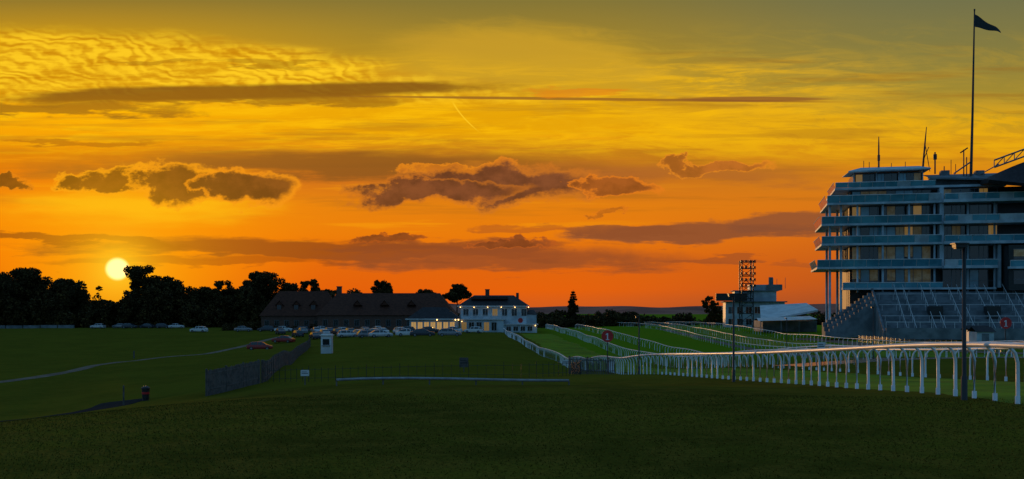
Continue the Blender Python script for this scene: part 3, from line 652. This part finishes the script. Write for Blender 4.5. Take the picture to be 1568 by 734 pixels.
# ------------------------------------------------------------ grandstand
GS=empty('grandstand',(58.0,190,-3.0),R(-13))
rnd=random.Random(3)
sl_=MB(); gls=MB(); rails_=MB(); walls=MB(); pan=MB(); mull=MB(); cols=MB()
body=MB(); body.box(6.2,75,.6,22,0,27.6); body.obj('core',M['dark'],GS)
LV=[(13.0,0.0,31),(17.4,.8,75),(21.1,.8,75),(25.0,1.8,75)]
def parapet(u0,u1,v,w0,hgt=1.25,tilt=.45):
    L=u1-u0; k=max(1,round(L/2.3)); s_=L/k
    for i in range(k):
        a_=u0+i*s_+.05; b_=u0+(i+1)*s_-.05; mi=0 if rnd.random()<.85 else 1
        gls.face([(a_,v,w0),(b_,v,w0),(b_,v-tilt,w0+hgt),(a_,v-tilt,w0+hgt)],mi); gls.face([(b_,v+.03,w0),(a_,v+.03,w0),(a_,v-tilt+.03,w0+hgt),(b_,v-tilt+.03,w0+hgt)],mi)
        rails_.tube([(a_-.05,v+.04,w0),(a_-.05,v-tilt+.04,w0+hgt)],.045,4)
    rails_.tube([(u0,v-tilt,w0+hgt+.04),(u1,v-tilt,w0+hgt+.04)],.07,6)
def sidepar(u,v0,v1,w0,hgt=1.25,tilt=.45):
    L=v1-v0;k=max(1,round(L/2.2));s_=L/k
    for i in range(k):
        a_=v0+i*s_+.05;b_=v0+(i+1)*s_-.05; gls.face([(u,b_,w0),(u,a_,w0),(u-tilt,a_,w0+hgt),(u-tilt,b_,w0+hgt)])
    rails_.tube([(u-tilt,v0,w0+hgt+.04),(u-tilt,v1,w0+hgt+.04)],.07,6)
def glazing(u0,u1,v,w0,w1,probs,step=1.55):
    k=int((u1-u0)/step)
    for i in range(k):
        a_=u0+i*step; b_=a_+step-.12; r_=rnd.random(); mi=0 if r_<probs[0] else (1 if r_<probs[0]+probs[1] else rnd.choice([2,2,3]))
        if mi in(1,3):
            f=rnd.choice([1,.7,.6,.5,.8]); mid_=w1-(w1-w0)*f; pan.box(a_,b_,v-.02,v+.06,mid_,w1,mi); 
            if f<1: pan.box(a_,b_,v-.02,v+.06,w0,mid_-.02,0)
        else: pan.box(a_,b_,v-.02,v+.06,w0,w1,mi)
        mull.box(b_+.005,b_+.115,v-.08,v+.08,w0,w1)
        if rnd.random()<.45: mull.box(a_+.68,a_+.74,v-.06,v-.021,w0,w1-.01)
    mull.box(u0-.1,u1,v-.09,v-.061,w0+(w1-w0)*.36,w0+(w1-w0)*.36+.07)
    mull.box(u0-.1,u1,v-.07,v+.3,w1,w1+.12)
for i,(lv,u0,u1) in enumerate(LV):
    sl_.box(u0,22.0,-2.9,14,lv-.38,lv); sl_.box(22.003,u1,-4.6,14,lv-.5,lv+.002)
    parapet(u0+.05,21.9,-2.86,lv,1.25); parapet(22.1,u1,-4.55,lv,1.0,.15); sidepar(u0+.04,-2.9,12,lv,1.25)
    nxt=[17.4,21.1,25.0,27.9][i]
    glazing(6.6,22,.0 ,lv+.02,nxt-.62,(.48,.32)); glazing(22.4,u1 if u1<40 else 32,-1.2,lv+.02,nxt-.72,(.68,.12))
    if i>0: glazing(33,72,1.0,lv+.02,nxt-.72,(.9,.05),2.0)
    walls.box(21.6,22.3,-2.6,0,lv,nxt-.5)
    for k in range(6): pan.box(6.1,6.16,.8+k*2,2.6+k*2,lv+.02,nxt-.6,rnd.choice([0,0,1,3])); mull.box(6.0,6.2,2.62+k*2,2.78+k*2,lv,nxt-.5)
for u in (2.4,4.4): cols.tube([(u,-1.6,0),(u,-1.6,24.6)],.24,10)
for u in(7.3,11.8,16.4,20.8,26.5,31): cols.tube([(u,-2.0,8.2),(u,-2.0,24.6)],.2,8)
for u in (2.6,4.6): cols.tube([(u,8,0),(u,8,24.6)],.24,10)
sl_.box(3.3,33,-2.0,18,27.5,27.9); parapet(3.4,21,-1.96,27.92,.85,.3); sidepar(3.35,-2,12,27.92,.85,.3)
glazing(7.4,19.2,1.5,27.95,30.7,(.45,.12),1.3)
pan.box(6.9,7.0,1.6,10,27.95,30.8,2); body=MB(); body.box(7.1,19.3,1.8,10,27.92,30.9); body.obj('penthouse_core',M['dark'],GS)
for k,u in enumerate((7,11,15,19.2)): cols.tube([(u,.6,27.9),(u,.6,31)],.12,6)
a=MB(); a.face([(5.8,-.8,30.9),(20.4,-.8,31.1),(20.4,11,31.5),(5.8,11,31.5)]); a.face([(5.8,-.8,31.15),(20.4,-.8,31.35),(18.8,2,32.1),(8.4,2,32.1)]); a.face([(8.4,2,32.1),(18.8,2,32.1),(20.4,11,31.6),(5.8,11,31.6)])
a.face([(5.8,-.8,30.9),(20.4,-.8,31.1),(20.4,-.8,31.35),(5.8,-.8,31.15)]); a.face([(5.8,11,31.5),(5.8,-.8,30.9),(5.8,-.8,31.15),(8.4,2,32.1),(5.8,11,31.6)]); a.obj('penthouse_roof',M['render'],GS)
a=MB(); a.box(20.6,33,0,12,27.92,29.6); a.face([(19.6,-2.2,29.4),(34,-2.6,28.6),(34,4,30.6),(19.6,4,30.6)]); a.face([(19.6,-2.2,29.1),(34,-2.6,28.3),(34,-2.6,28.6),(19.6,-2.2,29.4)]); a.box(22.5,24,1,3,30.0,31.0); a.box(28.5,30,1,3,30.0,30.8); a.obj('plant_room',M['conc'],GS)
# curved dark canopy
a=MB(); K=20; prev=None
for i in range(K+1):
    f=i/K; u=28.6+30*f; zt=28.4+4.2*math.sin(min(1,f*2.2)*math.pi/2); zb=27.4-1.9*math.sin(min(1,f*1.6)*math.pi*.5)
    cur=[(u,-10+2*(1-f),zb),(u,-10.6+2*(1-f),zb+.5),(u,-5,zt),(u,16,zt+.4)]
    if prev:
        for k in range(3): a.face([prev[k],cur[k],cur[k+1],prev[k+1]])
        a.face([prev[3],cur[3],cur[0],prev[0]])
    else: a.face(cur)
    prev=cur
a.obj('curved_canopy',M['slate'],GS)
tr=MB(); A0=Vector((30.5,-4,30.6)); A1=Vector((50,-6,37.6)); 
for off in(0,1.3): tr.tube([A0+Vector((0,0,off)),A1+Vector((0,0,off))],.16,6)
for i in range(12):
    p=A0.lerp(A1,i/12); q_=A0.lerp(A1,(i+1)/12); tr.tube([p,q_+Vector((0,0,1.3))],.08,4); tr.tube([p,p+Vector((0,0,1.3))],.08,4)
tr.tube([(24.5,0,30.2),(27.3,0,32.2)],.14,5); tr.tube([(28.5,0,29.6),(32,-1,31.6)],.1,5); tr.tube([(27.3,0,32.2),(27.6,0,29.8)],.1,5)
tr.obj('roof_truss',M['steel'],GS)
ms=MB()
ms.tube([(11.6,2,31.5),(11.6,2,36),(11.6,2,37.9)],[.18,.14,.07],6); ms.tube([(11.6,2,33.3),(11.6,2,34.4)],.24,6)
ms.tube([(19.4,2,31),(19.8,2,36),(20.1,2,39.4)],[.22,.16,.07],6); ms.tube([(19.5,2,33),(20.5,2,35.6)],.07,4); ms.tube([(20.7,2,31),(19.8,2,36.5)],.07,4)
ms.tube([(21.6,2,30.5),(21.6,2,34.6)],.14,6); ms.box(21.3,21.9,1.8,2.2,33.2,34.2)
ms.tube([(23.2,2,30.5),(23.2,2,31.9)],.1,5); ms.tube([(26.2,0,29.6),(26.2,0,34.6)],.12,5); ms.tube([(25.6,0,34.0),(26.9,0,34.9)],.13,5); ms.tube([(26.7,0,29.6),(26.7,0,33.2)],.1,5)
for u in(9,10,14,16.5,24.6,25.4): ms.tube([(u,3,30.5 if u>20 else 31.8),(u,3,(32.3 if u>20 else 32.8)+rnd.random())],.06,4)
ms.obj('roof_masts',M['dark'],GS)
# lower level
sl_.box(4.5,31,-3.4,0.5,8.7,9.05); glazing(6.6,21,-.2,9.1,12.5,(.35,.38)); glazing(22.4,31,-1.0,9.1,12.3,(.8,.1)); parapet(4.6,22,-3.35,9.05,.9,.1)
walls.box(31.4,31.9,-3,1,9,16.8)
a=MB(); a.box(32.2,46,-7,.55,8.4,16.4); a.obj('hospitality_block',M['dark'],GS); glazing(33,45,-7.05,9.5,11.8,(.9,.1),2.0); glazing(33,45,-7.05,13.2,15.6,(.7,.3),2.0)
sl_.box(31.95,46.5,-8,-7.2,12.2,12.6); parapet(32.2,46.2,-8,12.6,1.0,.1)
# terrace steps
a=MB(); ns=16
for i in range(ns):
    v0=-19+i*.98; zt=.9+i*.49
    a.box(10.0,75,v0,v0+.975,zt-.485 if i else 0,zt)
a.obj('terrace_steps',M['conc'],GS)
a=MB()
a.face([(9.6,-19.6,0),(9.6,-3.3,0),(9.6,-3.3,9.0),(9.6,-19.6,1.4)]); a.face([(9.95,-19.6,0),(9.95,-3.3,0),(9.95,-3.3,9.0),(9.95,-19.6,1.4)]); a.face([(9.6,-19.6,1.4),(9.95,-19.6,1.4),(9.95,-3.3,9.0),(9.6,-3.3,9.0)]); a.face([(9.6,-19.6,0),(9.95,-19.6,0),(9.95,-19.6,1.4),(9.6,-19.6,1.4)])
a.box(9.96,75,-20.2,-19.7,0,1.9)
for k in range(3):
    for i in range(12): a.box(1.0+i*.72,1.0+(i+1)*.72-.01,-9+k*2.6,-6.6+k*2.6,0,1.0+i*.5+k*.8)
a.obj('terrace_walls',M['conc'],GS)
st2=MB()
for u in np.arange(13.5,74,4.6):
    for s_ in(0,1.5):
        st2.tube([(u+s_,-19,1.9),(u+s_,-3.6,9.6)],.05,5)
        for i in range(0,ns,2): st2.tube([(u+s_,-19+i*.98+.4,.9+i*.49),(u+s_,-19+i*.98+.4,1.9+i*.49)],.035,4)
st2.tube([(10,-19.9,2.9),(75,-19.9,2.9)],.05,5)
for u in np.arange(10,75,1.8): st2.tube([(u,-19.9,1.9),(u,-19.9,2.9)],.04,4)
for i in (4,8,12):
    st2.tube([(10,-19+i*.98,1.95+i*.49),(75,-19+i*.98,1.95+i*.49)],.04,4)
    for u in np.arange(10.5,75,2.4): st2.tube([(u,-19+i*.98,.9+i*.49),(u,-19+i*.98,1.95+i*.49)],.03,4)
st2.obj('handrails',M['wpaint'],GS)
vm=MB()
for u in(18,27.2,36.4,45.6): vm.box(u,u+2.2,-13.5,-11.0,2.5,5.6)
vm.obj('vomitory_openings',M['dark'],GS)
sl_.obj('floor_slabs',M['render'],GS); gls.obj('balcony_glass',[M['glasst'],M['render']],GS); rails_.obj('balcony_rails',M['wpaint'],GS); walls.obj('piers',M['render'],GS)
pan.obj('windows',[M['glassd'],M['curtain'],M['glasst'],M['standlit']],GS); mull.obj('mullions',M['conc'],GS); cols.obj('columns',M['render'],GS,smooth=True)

# flagpole and pennant
fp=empty('flagpole',(58+27.3*math.cos(R(13)),190-27.3*math.sin(R(13))-1,26.6)); a=MB(); a.tube([(-.3,0,0),(0,0,12),(.35,0,30.3)],[.28,.22,.12],8); a.tube([(.35,0,30.3),(.35,0,30.6)],.16,6); a.obj('pole',M['dark'],fp,smooth=True)
v=[];f=[];K=12
for i in range(K+1):
    q_=i/K; x=.45+4.9*q_; y=.35*math.sin(q_*7)*q_**.5; zt=29.7-3.2*q_**1.05+.15*math.sin(q_*9); zb=27.3-1.1*q_+.1*math.sin(q_*9); zb=min(zb,zt-.02)
    for k in range(4): v.append((x,y+.05*k,zb+(zt-zb)*k/3))
for i in range(K):
    for k in range(3): a_=i*4+k; f.append((a_,a_+4,a_+5,a_+1))
np_mesh('pennant',v,f,M['bag'],fp,smooth=True)
picket('crowd_barrier',[(58,118),(60,135),(60,160),(60,172)],1.1,.45,M['steel'],.03)
for (x,y,w_) in ((70,150,3.2),(66,140,2.4),(78,146,4)):
    z=h(x,y); rt=empty('white_hut',(x,y,z)); a=MB(); a.box(-w_/2,w_/2,-1.2,1.2,0,2.2); a.obj('walls',M['render'],rt); a=MB(); a.face([(-w_/2-.2,-1.5,2.2),(w_/2+.2,-1.5,2.2),(w_/2+.2,0,2.9),(-w_/2-.2,0,2.9)]); a.face([(-w_/2-.2,1.5,2.2),(w_/2+.2,1.5,2.2),(w_/2+.2,0,2.9),(-w_/2-.2,0,2.9)]); a.obj('roof',M['slate'],rt)
    a=MB(); a.box(-.5,.5,-1.24,-1.21,.02,1.95); a.obj('door',M['conc'],rt)
for y in (95,125,155): lamp(34.5,y,5.0)
print('done',len(bpy.data.objects))
